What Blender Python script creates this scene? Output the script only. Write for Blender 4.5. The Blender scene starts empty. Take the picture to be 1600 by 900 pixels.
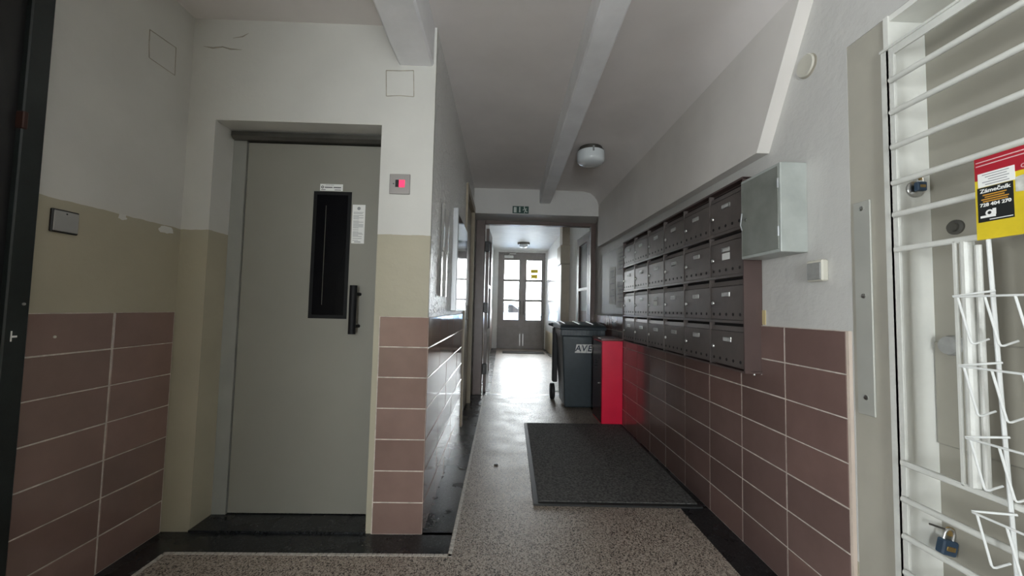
import bpy, bmesh, math, random
from mathutils import Matrix, Vector
random.seed(7)
S = bpy.context.scene
COL = S.collection

# ------------------------------------------------------------------ camera
CZ = 1.13
cam = bpy.data.cameras.new('camera'); cam_o = bpy.data.objects.new('camera', cam); COL.objects.link(cam_o)
cam.sensor_width = 36.0; cam.lens = 13.764; cam.clip_start = 0.02; cam.clip_end = 200
M4 = Matrix(((0.99946698, -0.02326753, -0.02289941, 0), (-0.02410253, -0.05281592, -0.99831335, 0),
             (0.02201883, 0.99833316, -0.05334858, CZ), (0, 0, 0, 1)))
cam_o.matrix_world = M4
S.camera = cam_o

# ------------------------------------------------------------------ world, daylight, exposure
W = bpy.data.worlds.new('world'); S.world = W; W.use_nodes = True
bg = W.node_tree.nodes['Background']; bg.inputs[0].default_value = (0.96, 0.98, 1.0, 1); bg.inputs[1].default_value = 33.0
def portal(name, loc, rot, sx, sy):
    l = bpy.data.lights.new(name, 'AREA'); l.shape = 'RECTANGLE'; l.size = sx; l.size_y = sy; l.cycles.is_portal = True
    o = bpy.data.objects.new(name, l); COL.objects.link(o); o.location = loc; o.rotation_euler = rot
portal('entrance_daylight', (0.53, 11.36, 1.65), (-math.pi/2, 0, 0), 1.3, 2.2)
portal('rear_door_daylight', (-0.015, -3.12, 1.15), (math.pi/2, 0, 0), 0.85, 1.7)
portal('stair_window_daylight', (-2.66, -0.5, 1.05), (0, -math.pi/2, 0), 1.7, 0.84)
S.view_settings.view_transform = 'Standard'; S.view_settings.look = 'None'
S.view_settings.gamma = 1.0; S.view_settings.use_curve_mapping = False
S.view_settings.exposure = 0.12

# ------------------------------------------------------------------ helpers
class MB:
    def __init__(s): s.v = []; s.f = []
    def box(s, x0, x1, y0, y1, z0, z1):
        n = len(s.v)
        s.v += [(x, y, z) for z in (z0, z1) for y in (y0, y1) for x in (x0, x1)]
        for f in ((0,2,3,1), (4,5,7,6), (0,1,5,4), (2,6,7,3), (0,4,6,2), (1,3,7,5)): s.f.append([n+i for i in f])
        return s
    def cham(s, x0, x1, y0, y1, z0, z1, c=0.004):
        """box with all edges chamfered"""
        n = len(s.v); X = (x0, x1); Y = (y0, y1); Z = (z0, z1); idx = {}
        for i in (0, 1):
            for j in (0, 1):
                for k in (0, 1):
                    sx, sy, sz = (1-2*i)*c, (1-2*j)*c, (1-2*k)*c
                    for a, p in (('x', (X[i], Y[j]+sy, Z[k]+sz)), ('y', (X[i]+sx, Y[j], Z[k]+sz)), ('z', (X[i]+sx, Y[j]+sy, Z[k]))):
                        idx[(i, j, k, a)] = len(s.v); s.v.append(p)
        def g(*q): s.f.append([idx[t] for t in q])
        for i in (0, 1): g((i,0,0,'x'), (i,1,0,'x'), (i,1,1,'x'), (i,0,1,'x'))
        for j in (0, 1): g((0,j,0,'y'), (1,j,0,'y'), (1,j,1,'y'), (0,j,1,'y'))
        for k in (0, 1): g((0,0,k,'z'), (1,0,k,'z'), (1,1,k,'z'), (0,1,k,'z'))
        for i in (0, 1):
            for j in (0, 1): g((i,j,0,'x'), (i,j,1,'x'), (i,j,1,'y'), (i,j,0,'y'))
            for k in (0, 1): g((i,0,k,'x'), (i,1,k,'x'), (i,1,k,'z'), (i,0,k,'z'))
        for j in (0, 1):
            for k in (0, 1): g((0,j,k,'y'), (1,j,k,'y'), (1,j,k,'z'), (0,j,k,'z'))
        for i in (0, 1):
            for j in (0, 1):
                for k in (0, 1): g((i,j,k,'x'), (i,j,k,'y'), (i,j,k,'z'))
        return s
    def prism(s, pts, axis, a0, a1):
        """extrude 2-D polygon; axis x: pts=(y,z); y: pts=(x,z); z: pts=(x,y)"""
        n = len(s.v); m = len(pts)
        for a in (a0, a1):
            for p, q in pts: s.v.append({'x': (a, p, q), 'y': (p, a, q), 'z': (p, q, a)}[axis])
        s.f.append(list(range(n, n+m))); s.f.append(list(range(n+m, n+2*m)))
        for i in range(m):
            j = (i+1) % m; s.f.append([n+i, n+j, n+m+j, n+m+i])
        return s
    def tube(s, path, r, seg=8, caps=True):
        P = [Vector(p) for p in path]; n0 = len(s.v); u = None
        for i, p in enumerate(P):
            d = (P[min(i+1, len(P)-1)] - P[max(i-1, 0)]).normalized()
            if u is None:
                u = d.orthogonal().normalized()
            else:
                u = (u - d*u.dot(d)); u = u.normalized() if u.length > 1e-5 else d.orthogonal().normalized()
            w = d.cross(u)
            rr = r[i] if isinstance(r, (list, tuple)) else r
            for k in range(seg):
                a = 2*math.pi*k/seg; s.v.append(tuple(p + (u*math.cos(a) + w*math.sin(a))*rr))
        for i in range(len(P)-1):
            for k in range(seg):
                a = n0+i*seg+k; b = n0+i*seg+(k+1) % seg; s.f.append([a, b, b+seg, a+seg])
        if caps: s.f.append([n0+k for k in range(seg)]); s.f.append([n0+(len(P)-1)*seg+k for k in range(seg)])
        return s
    def lathe(s, prof, c, axis='z', seg=32):
        """prof: (radius, height) pairs along axis from centre c"""
        n0 = len(s.v); c = Vector(c)
        for r, h in prof:
            for k in range(seg):
                a = 2*math.pi*k/seg; p, q = r*math.cos(a), r*math.sin(a)
                s.v.append(tuple(c + Vector({'z': (p, q, h), 'x': (h, p, q), 'y': (p, h, q)}[axis])))
        for i in range(len(prof)-1):
            for k in range(seg):
                a = n0+i*seg+k; b = n0+i*seg+(k+1) % seg; s.f.append([a, b, b+seg, a+seg])
        s.f.append([n0+k for k in range(seg)]); s.f.append([n0+(len(prof)-1)*seg+k for k in range(seg)])
        return s
    def mesh(s, name, m, smooth=False):
        me = bpy.data.meshes.new(name); me.from_pydata(s.v, [], s.f)
        b = bmesh.new(); b.from_mesh(me); bmesh.ops.recalc_face_normals(b, faces=b.faces); b.to_mesh(me); b.free()
        me.materials.append(m)
        if smooth:
            for p in me.polygons: p.use_smooth = True
            try: me.set_sharp_from_angle(angle=math.radians(40))
            except Exception: pass
        return me
    def build(s, name, m, parent=None, smooth=False):
        return link(name, s.mesh(name, m, smooth), parent)
def link(name, me, parent=None, loc=None):
    o = bpy.data.objects.new(name, me); COL.objects.link(o)
    if parent is not None: attach(o, parent)
    if loc is not None: o.location = loc
    return o
def wloc(o):
    v = o.location.copy()
    return v if o.parent is None else v + wloc(o.parent) + o.matrix_parent_inverse.translation
def attach(o, parent):
    o.parent = parent; o.matrix_parent_inverse = Matrix.Translation(-wloc(parent))
def root(name, loc, label, cat, group=None, kind=None):
    o = bpy.data.objects.new(name, None); COL.objects.link(o); o.location = loc; o.empty_display_size = 0.05
    return tag(o, label, cat, group, kind)
def tag(o, label, cat, group=None, kind=None):
    o['label'] = label; o['category'] = cat
    if group: o['group'] = group
    if kind: o['kind'] = kind
    return o
def text_mesh(name, txt, size, m, fit=None, bold=0.0):
    cu = bpy.data.curves.new(name, 'FONT'); cu.body = txt; cu.size = size; cu.align_x = 'CENTER'; cu.align_y = 'CENTER'
    cu.offset = bold; cu.extrude = 0.0003; cu.resolution_u = 3
    o = bpy.data.objects.new(name, cu); COL.objects.link(o)
    dg = bpy.context.evaluated_depsgraph_get(); me = bpy.data.meshes.new_from_object(o.evaluated_get(dg))
    bpy.data.objects.remove(o); bpy.data.curves.remove(cu)
    if fit:
        xs = [v.co.x for v in me.vertices]; k = fit/(max(xs)-min(xs))
        for v in me.vertices: v.co.x *= k
    me.materials.clear(); me.materials.append(m)
    return me
def text_on(name, txt, size, m, parent, loc, face, fit=None, bold=0.0, tilt=0.0):
    """face 'y-': readable from -Y; 'x-': readable from -X"""
    me = text_mesh(name, txt, size, m, fit, bold)
    R = Matrix.Rotation(math.pi/2, 4, 'X')
    if face == 'x-': R = Matrix.Rotation(-math.pi/2, 4, 'Z') @ R
    if tilt: R = R @ Matrix.Rotation(tilt, 4, 'Z')
    me.transform(Matrix.Translation(Vector(loc)) @ R)
    return link(name, me, parent)

# ------------------------------------------------------------------ materials
def new_mat(name):
    m = bpy.data.materials.new(name); m.use_nodes = True
    nt = m.node_tree; return m, nt, nt.nodes['Principled BSDF']
def N(nt, t, **kw):
    n = nt.nodes.new(t)
    for k, v in kw.items(): setattr(n, k, v)
    return n
def ramp(nt, fac, stops, interp='LINEAR'):
    r = N(nt, 'ShaderNodeValToRGB'); r.color_ramp.interpolation = interp; e = r.color_ramp.elements
    while len(e) < len(stops): e.new(0.5)
    for i, (p, c) in enumerate(stops): e[i].position = p; e[i].color = (*c, 1) if len(c) == 3 else c
    nt.links.new(fac, r.inputs[0]); return r.outputs[0]
def noise(nt, scale, detail=3, vec=None, rough=0.55):
    n = N(nt, 'ShaderNodeTexNoise'); n.inputs['Scale'].default_value = scale; n.inputs['Detail'].default_value = detail
    n.inputs['Roughness'].default_value = rough
    if vec is None: vec = N(nt, 'ShaderNodeNewGeometry').outputs['Position']
    nt.links.new(vec, n.inputs['Vector']); return n.outputs['Fac']
def mix(nt, fac, a, b):
    m = N(nt, 'ShaderNodeMix', data_type='RGBA')
    for sock, v in ((m.inputs[0], fac), (m.inputs[6], a), (m.inputs[7], b)):
        if hasattr(v, 'is_output'): nt.links.new(v, sock)
        else: sock.default_value = v if not isinstance(v, tuple) else (*v[:3], 1)
    return m.outputs[2]
def bump(nt, bs, fac, strength, dist=0.01):
    b = N(nt, 'ShaderNodeBump'); b.inputs['Strength'].default_value = strength; b.inputs['Distance'].default_value = dist
    nt.links.new(fac, b.inputs['Height']); nt.links.new(b.outputs[0], bs.inputs['Normal'])
def simple(name, c, rough=0.5, metal=0.0, var=0.12, vs=6.0, bmp=0.0, bs_=60.0, spec=0.5, coat=0.0):
    m, nt, b = new_mat(name)
    b.inputs['Roughness'].default_value = rough; b.inputs['Metallic'].default_value = metal
    b.inputs['Specular IOR Level'].default_value = spec; b.inputs['Coat Weight'].default_value = coat
    n = noise(nt, vs, 4)
    nt.links.new(ramp(nt, n, [(0.3, tuple(x*(1-var) for x in c)), (0.7, tuple(min(1, x*(1+var)) for x in c))]), b.inputs['Base Color'])
    if bmp: bump(nt, b, noise(nt, bs_, 4), bmp)
    return m
def emit(name, c, s):
    m, nt, b = new_mat(name); b.inputs['Base Color'].default_value = (*c, 1)
    b.inputs['Emission Color'].default_value = (*c, 1); b.inputs['Emission Strength'].default_value = s; return m
def thin_glass(name, tint=(0.95, 0.97, 0.97), rough=0.02, base=0.06):
    m, nt, b = new_mat(name); nt.nodes.remove(b)
    tr = N(nt, 'ShaderNodeBsdfTransparent'); tr.inputs[0].default_value = (*tint, 1)
    gl = N(nt, 'ShaderNodeBsdfGlossy'); gl.inputs['Roughness'].default_value = rough
    lw = N(nt, 'ShaderNodeFresnel'); lw.inputs[0].default_value = 1.5
    mx = N(nt, 'ShaderNodeMixShader'); nt.links.new(lw.outputs[0], mx.inputs[0]); nt.links.new(tr.outputs[0], mx.inputs[1]); nt.links.new(gl.outputs[0], mx.inputs[2])
    nt.links.new(mx.outputs[0], nt.nodes['Material Output'].inputs[0]); return m

WHITE = (0.62, 0.61, 0.575); BEIGE = (0.40, 0.365, 0.275)
def painted_wall(name, line=1.5, rough_b=0.25, upper=WHITE, lower=BEIGE, bscale=28, fine=110, dist=0.01, gloss=0.55):
    m, nt, b = new_mat(name)
    geo = N(nt, 'ShaderNodeNewGeometry'); sep = N(nt, 'ShaderNodeSeparateXYZ'); nt.links.new(geo.outputs['Position'], sep.inputs[0])
    n1 = noise(nt, 2.2, 5); n2 = noise(nt, 9, 6)
    up = ramp(nt, n1, [(0.3, tuple(x*0.90 for x in upper)), (0.65, upper)])
    lo = ramp(nt, n1, [(0.3, tuple(x*0.92 for x in lower)), (0.7, tuple(x*1.06 for x in lower))])
    chip = ramp(nt, n2, [(0.70, (0, 0, 0)), (0.72, (1, 1, 1))])
    mp = N(nt, 'ShaderNodeMapRange'); mp.inputs[1].default_value = line-0.06; mp.inputs[2].default_value = line; nt.links.new(sep.outputs[2], mp.inputs[0])
    mu = N(nt, 'ShaderNodeMath', operation='MULTIPLY'); nt.links.new(chip, mu.inputs[0]); nt.links.new(mp.outputs[0], mu.inputs[1])
    lo2 = mix(nt, mu.outputs[0], lo, tuple(x*0.98 for x in upper))
    wob = N(nt, 'ShaderNodeMath', operation='MULTIPLY_ADD'); nt.links.new(noise(nt, 14, 2), wob.inputs[0]); wob.inputs[1].default_value = 0.012; wob.inputs[2].default_value = line-0.006
    gt = N(nt, 'ShaderNodeMath', operation='GREATER_THAN'); nt.links.new(sep.outputs[2], gt.inputs[0]); nt.links.new(wob.outputs[0], gt.inputs[1])
    nt.links.new(mix(nt, gt.outputs[0], lo2, up), b.inputs['Base Color'])
    b.inputs['Roughness'].default_value = gloss
    ad = N(nt, 'ShaderNodeMath', operation='MULTIPLY_ADD'); nt.links.new(noise(nt, fine, 3), ad.inputs[0]); ad.inputs[1].default_value = 0.25; nt.links.new(noise(nt, bscale, 4), ad.inputs[2])
    bump(nt, b, ad.outputs[0], rough_b, dist)
    return m
def tile_mat(name, c, rough=0.16):
    m, nt, b = new_mat(name)
    oi = N(nt, 'ShaderNodeObjectInfo')
    base = ramp(nt, oi.outputs['Random'], [(0.0, tuple(x*0.86 for x in c)), (0.5, c), (1.0, (c[0]*1.12, c[1]*1.08, c[2]*1.06))])
    n = noise(nt, 7, 5)
    d = ramp(nt, n, [(0.35, (0.88, 0.88, 0.88)), (0.7, (1, 1, 1))])
    mm = N(nt, 'ShaderNodeMix', data_type='RGBA', blend_type='MULTIPLY'); mm.inputs[0].default_value = 1
    nt.links.new(base, mm.inputs[6]); nt.links.new(d, mm.inputs[7]); nt.links.new(mm.outputs[2], b.inputs['Base Color'])
    b.inputs['IOR'].default_value = 1.62
    nt.links.new(ramp(nt, noise(nt, 18, 4), [(0.3, (rough*0.9,)*3), (0.75, (rough*1.15,)*3)]), b.inputs['Roughness'])
    bump(nt, b, noise(nt, 5, 1), 0.02, 0.006)
    return m
def terrazzo(name, stops, rough=0.3, scale=150, spec=0.5):
    m, nt, b = new_mat(name); b.inputs['Specular IOR Level'].default_value = spec
    geo = N(nt, 'ShaderNodeNewGeometry')
    v = N(nt, 'ShaderNodeTexVoronoi'); v.inputs['Scale'].default_value = scale; nt.links.new(geo.outputs['Position'], v.inputs['Vector'])
    bw = N(nt, 'ShaderNodeRGBToBW'); nt.links.new(v.outputs['Color'], bw.inputs[0])
    c1 = ramp(nt, bw.outputs[0], stops, 'CONSTANT')
    d = ramp(nt, noise(nt, 1.3, 5), [(0.3, (0.80, 0.80, 0.80)), (0.7, (1, 1, 1))])
    mm = N(nt, 'ShaderNodeMix', data_type='RGBA', blend_type='MULTIPLY'); mm.inputs[0].default_value = 1
    nt.links.new(c1, mm.inputs[6]); nt.links.new(d, mm.inputs[7]); nt.links.new(mm.outputs[2], b.inputs['Base Color'])
    nt.links.new(ramp(nt, noise(nt, 5, 6), [(0.3, (rough*0.85,)*3), (0.7, (rough*1.15,)*3)]), b.inputs['Roughness'])
    bump(nt, b, noise(nt, 30, 2), 0.02, 0.003)
    return m

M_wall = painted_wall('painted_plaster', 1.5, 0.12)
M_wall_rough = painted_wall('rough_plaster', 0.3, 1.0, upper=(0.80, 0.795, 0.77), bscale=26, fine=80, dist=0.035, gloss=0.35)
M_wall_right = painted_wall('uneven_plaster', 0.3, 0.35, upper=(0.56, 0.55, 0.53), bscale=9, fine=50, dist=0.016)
M_ceil = simple('ceiling_plaster', (0.74, 0.70, 0.68), 0.8, var=0.05, vs=2.5, bmp=0.12, bs_=14)
M_beam = simple('beam_bluish_white', (0.86, 0.86, 0.88), 0.6, var=0.06, vs=5, bmp=0.2, bs_=30)  # lighter and slightly bluer than the ceiling
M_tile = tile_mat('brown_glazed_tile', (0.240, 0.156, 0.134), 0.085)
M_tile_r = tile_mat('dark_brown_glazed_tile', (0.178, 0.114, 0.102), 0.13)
M_grout = simple('grout', (0.50, 0.44, 0.39), 0.9, var=0.25, vs=30)
M_terr = terrazzo('terrazzo', [(0.0, (0.045, 0.036, 0.030)), (0.27, (0.24, 0.19, 0.158)), (0.42, (0.42, 0.36, 0.305)), (0.62, (0.54, 0.47, 0.405)), (0.85, (0.33, 0.265, 0.215))], 0.42, 210, 0.35)
M_black = terrazzo('black_terrazzo', [(0.0, (0.010, 0.011, 0.012)), (0.45, (0.020, 0.022, 0.025)), (0.75, (0.04, 0.043, 0.048)), (0.93, (0.09, 0.09, 0.09))], 0.28)
M_mosaic = simple('mosaic_stone', (0.52, 0.49, 0.45), 0.5, var=0.3, vs=60)
M_lift = simple('lift_door_enamel', (0.245, 0.235, 0.205), 0.42, var=0.04, vs=3)
M_frame = simple('lift_frame_enamel', (0.27, 0.27, 0.25), 0.45, var=0.05)
M_steel_dark = simple('dark_steel_rail', (0.10, 0.095, 0.085), 0.45, 0.6, var=0.2)
M_blackp = simple('black_plastic', (0.010, 0.010, 0.011), 0.4, var=0.1)
M_darkglass = simple('dark_lift_glass', (0.004, 0.004, 0.005), 0.08, var=0.0, spec=0.5)
M_liftglass = simple('unlit_lift_glass', (0.003, 0.003, 0.004), 0.25, var=0.0, spec=0.12)
M_liftblack = simple('matt_black_metal', (0.006, 0.006, 0.007), 0.6, var=0.1, spec=0.25)
M_chrome = simple('steel', (0.55, 0.55, 0.54), 0.3, 1.0, var=0.08)
M_alu = simple('aluminium', (0.38, 0.39, 0.40), 0.35, 0.6, var=0.06)
M_paper = simple('paper', (0.78, 0.78, 0.76), 0.7, var=0.04)
M_lam = simple('laminated_paper', (0.78, 0.78, 0.76), 0.16, var=0.04, coat=0.6)
M_ink = simple('print_ink', (0.05, 0.05, 0.055), 0.7, var=0.05)
M_inkg = simple('grey_print', (0.28, 0.28, 0.29), 0.7, var=0.05)
M_darkdoor = simple('dark_green_paint', (0.012, 0.017, 0.017), 0.4, var=0.25, vs=12, bmp=0.1)
M_brownwood = simple('brown_painted_wood', (0.115, 0.080, 0.070), 0.38, var=0.15, vs=8, bmp=0.06)
M_door_far = simple('glare_lightened_door_paint', (0.24, 0.215, 0.205), 0.4, var=0.1)  # grey-brown lightened in the colour to imitate glare around the panes
M_beigewood = simple('beige_door_paint', (0.30, 0.25, 0.18), 0.45, var=0.12, bmp=0.05)
M_cream = simple('cream_gloss_paint', (0.40, 0.38, 0.325), 0.35, var=0.08, vs=4, bmp=0.08, bs_=20)
M_creamw = simple('white_gloss_paint', (0.70, 0.70, 0.66), 0.35, var=0.06, vs=8, bmp=0.1, bs_=25)
M_doorpanel = simple('grey_cream_door_paint', (0.27, 0.255, 0.215), 0.4, var=0.08, vs=3)
M_grille = simple('white_grille_paint', (0.60, 0.60, 0.565), 0.32, var=0.06, vs=14, bmp=0.15, bs_=90)
M_wire = simple('white_coated_wire', (0.66, 0.67, 0.66), 0.3, var=0.03)
M_mail = simple('brown_hammered_metal', (0.150, 0.128, 0.120), 0.28, 0.35, var=0.12, vs=10, bmp=0.03, bs_=200)
M_mailside = simple('brown_painted_metal', (0.085, 0.055, 0.050), 0.5, 0.1, var=0.1)
M_maildark = simple('mail_recess_shade', (0.008, 0.007, 0.007), 0.8, var=0.0)  # black standing in for the shade inside mailbox slots and holes
M_box = simple('grey_enamel_box', (0.40, 0.425, 0.405), 0.38, 0.1, var=0.14, vs=9, bmp=0.04)
M_boxdoor = simple('grey_green_enamel', (0.20, 0.21, 0.19), 0.4, 0.1, var=0.2, vs=8, bmp=0.04)
M_switch = simple('grey_switch_plastic', (0.27, 0.27, 0.26), 0.4, var=0.12, vs=40)
M_ivory = simple('ivory_plastic', (0.55, 0.53, 0.46), 0.4, var=0.08)
M_bin = simple('dark_blue_grey_plastic', (0.038, 0.052, 0.062), 0.38, var=0.1, vs=20)
M_bingrey = simple('dark_rubber', (0.018, 0.018, 0.020), 0.6, var=0.1)
M_red = simple('red_enamel', (0.80, 0.015, 0.06), 0.3, var=0.05)
M_darkred = simple('dark_maroon_panel', (0.055, 0.010, 0.014), 0.22, var=0.1)
M_mat = simple('grey_ribbed_carpet', (0.095, 0.093, 0.090), 0.95, var=0.75, vs=75, bmp=0.6, bs_=260)
M_rubber = simple('mat_rubber_edge', (0.022, 0.022, 0.022), 0.6, var=0.1)
M_glass = thin_glass('window_glass')
M_globe = simple('lamp_white_glass', (0.66, 0.70, 0.72), 0.15, var=0.03, coat=0.5)
M_green = simple('exit_green', (0.006, 0.05, 0.038), 0.4, var=0.1)
M_white_sign = simple('sign_white', (0.5, 0.56, 0.52), 0.5, var=0.03)
M_yellow = simple('sign_yellow', (0.62, 0.47, 0.02), 0.45, var=0.1, vs=20)
M_signred = simple('sign_red', (0.36, 0.012, 0.025), 0.45, var=0.08)
M_signblack = simple('sticker_black', (0.012, 0.014, 0.014), 0.4, var=0.05)
M_orange = simple('sticker_orange_print', (0.55, 0.27, 0.03), 0.5, var=0.05)
M_redled = emit('red_display', (1.0, 0.03, 0.10), 1.3)
M_blueplastic = simple('blue_padlock_cover', (0.03, 0.06, 0.105), 0.4, var=0.15)
M_brass = simple('brass', (0.42, 0.29, 0.12), 0.35, 0.9, var=0.2, vs=40)
M_patch = simple('fresh_white_filler', (0.63, 0.63, 0.60), 0.7, var=0.05, bmp=0.1)
M_crack = simple('dirty_plaster_edge', (0.36, 0.33, 0.27), 0.8, var=0.2, vs=30)
M_tilewhite = simple('pale_glossy_wall_paint', (0.72, 0.73, 0.72), 0.14, var=0.04)
M_farwall = simple('pale_passage_paint', (0.80, 0.80, 0.78), 0.5, var=0.05, bmp=0.1)
M_pink = simple('pink_brown_dado', (0.36, 0.26, 0.23), 0.3, var=0.08)
M_pave = simple('street_paving', (0.72, 0.73, 0.74), 0.8, var=0.1)
M_carblue = simple('blue_car_paint', (0.16, 0.24, 0.36), 0.3, var=0.03)

# ------------------------------------------------------------------ key dimensions
XL, XP, XR, YL = -1.6466, -0.374, 1.2185, 2.015
TH, TW, TT = 0.154, 0.308, 1.078
CEIL = 2.62
Y0, YE = -3.0, 11.25

# ------------------------------------------------------------------ floor
floor = tag(MB().box(-1.80, 1.45, Y0-0.1, YE+0.1, -0.12, 0.0).build('floor', M_terr), 'speckled grey-beige terrazzo floor running the length of the hallway', 'floor', kind='structure')
def strip(x0, x1, y0, y1, m=M_black, name='border_strip', z=0.0012): return MB().box(x0, x1, y0, y1, 0.0, z).build(name, m, floor)
LS = -0.215    # left mosaic line, corridor
strip(XL-0.02, LS-0.01, 1.865, YL+0.02); strip(XL-0.02, -1.50, Y0, 1.865); strip(XP-0.05, LS-0.01, YL, 5.2)
strip(-1.515, -0.653, YL, 2.18, M_black, 'lift_threshold', 0.012)
strip(1.055, XR+0.03, Y0, 5.2)
strip(-0.40, 1.25, 5.19, 5.27, M_black, 'joint_strip', 0.0014)
strip(-0.30, -0.14, 5.27, YE); strip(1.16, 1.25, 5.27, YE)
mz = MB(); g = 0.020
def mosaic_line(p, q):
    d = Vector(q)-Vector(p); n = int(d.length/g)
    for i in range(n):
        c = Vector(p)+d*((i+0.5)/n); h = g*0.42; t = random.uniform(-.001, .001)
        mz.box(c.x-h+t, c.x+h+t, c.y-h, c.y+h, 0.0, 0.002)
mosaic_line((-1.49, 1.855, 0), (LS+0.01, 1.855, 0)); mosaic_line((LS+0.001, 1.845, 0), (LS+0.001, 5.15, 0)); mosaic_line((-1.49, 0.4, 0), (-1.49, 1.845, 0))
mo = mz.build('mosaic_border', M_mosaic, floor); mo['kind'] = 'stuff'

# ------------------------------------------------------------------ ceilings and beams
prof = [(-1.80, CEIL), (0.60, CEIL), (0.97, CEIL-0.005), (1.06, CEIL-0.025), (1.115, CEIL-0.065), (1.150, CEIL-0.12), (1.175, CEIL-0.19), (1.45, CEIL-0.19), (1.45, 2.85), (-1.80, 2.85)]
tag(MB().prism(prof, 'y', Y0-0.1, 4.9).build('ceiling', M_ceil, smooth=True), 'grey plaster ceiling curving down to the right wall', 'ceiling', kind='structure')
tag(MB().box(-0.6, 1.45, 5.3, YE+0.1, 2.82, 2.95).build('ceiling.001', M_farwall), 'pale ceiling of the bright entrance passage', 'ceiling', kind='structure')
def beam(name, x0, x1, x0b, x1b, z, ya, yb, label):
    m = MB(); n = 0
    pts = []
    K = 26
    for i in range(K+1):
        t = i/K; yy = ya+(yb-ya)*t; j = random.uniform(-.004, .004); k = random.uniform(-.003, .003)
        a, b = x0+(x0b-x0)*t, x1+(x1b-x1)*t
        m.v += [(a+j, yy, CEIL+0.03), (a+j, yy, z+0.012+k), (a+0.01+j, yy, z+k), (b-0.01, yy, z), (b, yy, z+0.012), (b, yy, CEIL+0.03)]
    for i in range(K):
        for q in range(5): m.f.append([i*6+q, i*6+q+1, i*6+q+7, i*6+q+6])
    m.f.append(list(range(6))); m.f.append([K*6+q for q in range(6)])
    return tag(m.build(name, M_beam), label, 'ceiling beam', kind='structure')
beam('trim_1', -0.581, -0.395, -0.579, -0.388, 2.405, YL+0.03, Y0, 'white plastered ceiling beam ending on the lift wall')
beam('trim_2', 0.427, 0.565, 0.345, 0.455, 2.445, 4.82, Y0, 'narrow white ceiling beam running the length of the hall to the lintel')

# ------------------------------------------------------------------ tiles
_tm = {}
def tile_mesh(w, h, axis, m, key):
    k = (round(w, 4), round(h, 4), axis, key)
    if k not in _tm:
        d, c = 0.009, 0.0022; w2, h2 = w/2-0.0022, h/2-0.0022
        A = [(-w2, -h2, 0), (w2, -h2, 0), (w2, h2, 0), (-w2, h2, 0)]
        B = [(-w2, -h2, d-c), (w2, -h2, d-c), (w2, h2, d-c), (-w2, h2, d-c)]
        C = [(-w2+c, -h2+c, d), (w2-c, -h2+c, d), (w2-c, h2-c, d), (-w2+c, h2-c, d)]
        fn = {'x-': lambda p: (-p[2], p[0], p[1]), 'x+': lambda p: (p[2], p[0], p[1]), 'y-': lambda p: (p[0], -p[2], p[1])}[axis]
        mb = MB(); mb.v = [fn(p) for p in A+B+C]; mb.f = [[3, 2, 1, 0], [8, 9, 10, 11]]
        for o in (0, 4):
            for i in range(4): mb.f.append([o+i, o+(i+1) % 4, o+4+(i+1) % 4, o+4+i])
        _tm[k] = mb.mesh('tile', m)
    return _tm[k]
def tiles(parent, axis, plane, cols, m, key, rows=7):
    """cols: list of (a0,a1) along the wall; plane: outer face coordinate"""
    for a0, a1 in cols:
        for r in range(rows):
            z = TT-(r+0.5)*TH; c = (a0+a1)/2; o = 0.009 + random.uniform(-0.0008, 0.0008)
            loc = {'x-': (plane+o, c, z), 'x+': (plane-o, c, z), 'y-': (c, plane+o, z)}[axis]
            link('tile', tile_mesh(a1-a0, TH, axis, m, key), parent, loc)

# ------------------------------------------------------------------ left wall
wl = tag(MB().box(-1.80, XL-0.006, 0.10, YL+0.3, 0, 2.75).box(-1.80, XL-0.006, Y0, 0.10, 2.30, 2.75).build('wall_left', M_wall), 'left side wall, white above beige paint over brown tiles', 'wall', kind='structure')
MB().box(XL-0.008, XL-0.0018, 1.39, YL, 0, TT).build('grout_bed', M_grout, wl)
tiles(wl, 'x+', XL, [(1.709, 2.014), (1.400, 1.707)], M_tile, 'l')
cr = MB()
qd = [(1.776, 2.377), (1.92, 2.389), (1.924, 2.25), (1.783, 2.248)]
for i in range(4):
    (a, b), (c, d) = qd[i], qd[(i+1) % 4]; cr.tube([(XL-0.006, a, b), (XL-0.006, (a+c)/2+random.uniform(-.004, .004), (b+d)/2), (XL-0.006, c, d)], 0.0022, 5)
cr.build('plaster_patch_edge', M_crack, wl)

random.seed(11)
for cy, cz_, ry, rz_ in ((1.935, 1.478, 0.045, 0.020), (1.715, 1.488, 0.022, 0.014)):
    P = []
    for k in range(14):
        a = 2*math.pi*k/14; f_ = random.uniform(0.7, 1.15); P.append((cy+ry*f_*math.cos(a), min(cz_+rz_*f_*math.sin(a), 1.502)))
    MB().prism(P, 'x', XL-0.007, XL-0.0052).build('bare_plaster_patch', M_patch, wl)
MB().lathe([(0.005, -0.001), (0.005, 0.002), (0, 0.002)], (XL, 1.49, 0.99), 'x', 10).build('wall_plug', M_ivory, wl)

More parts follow.
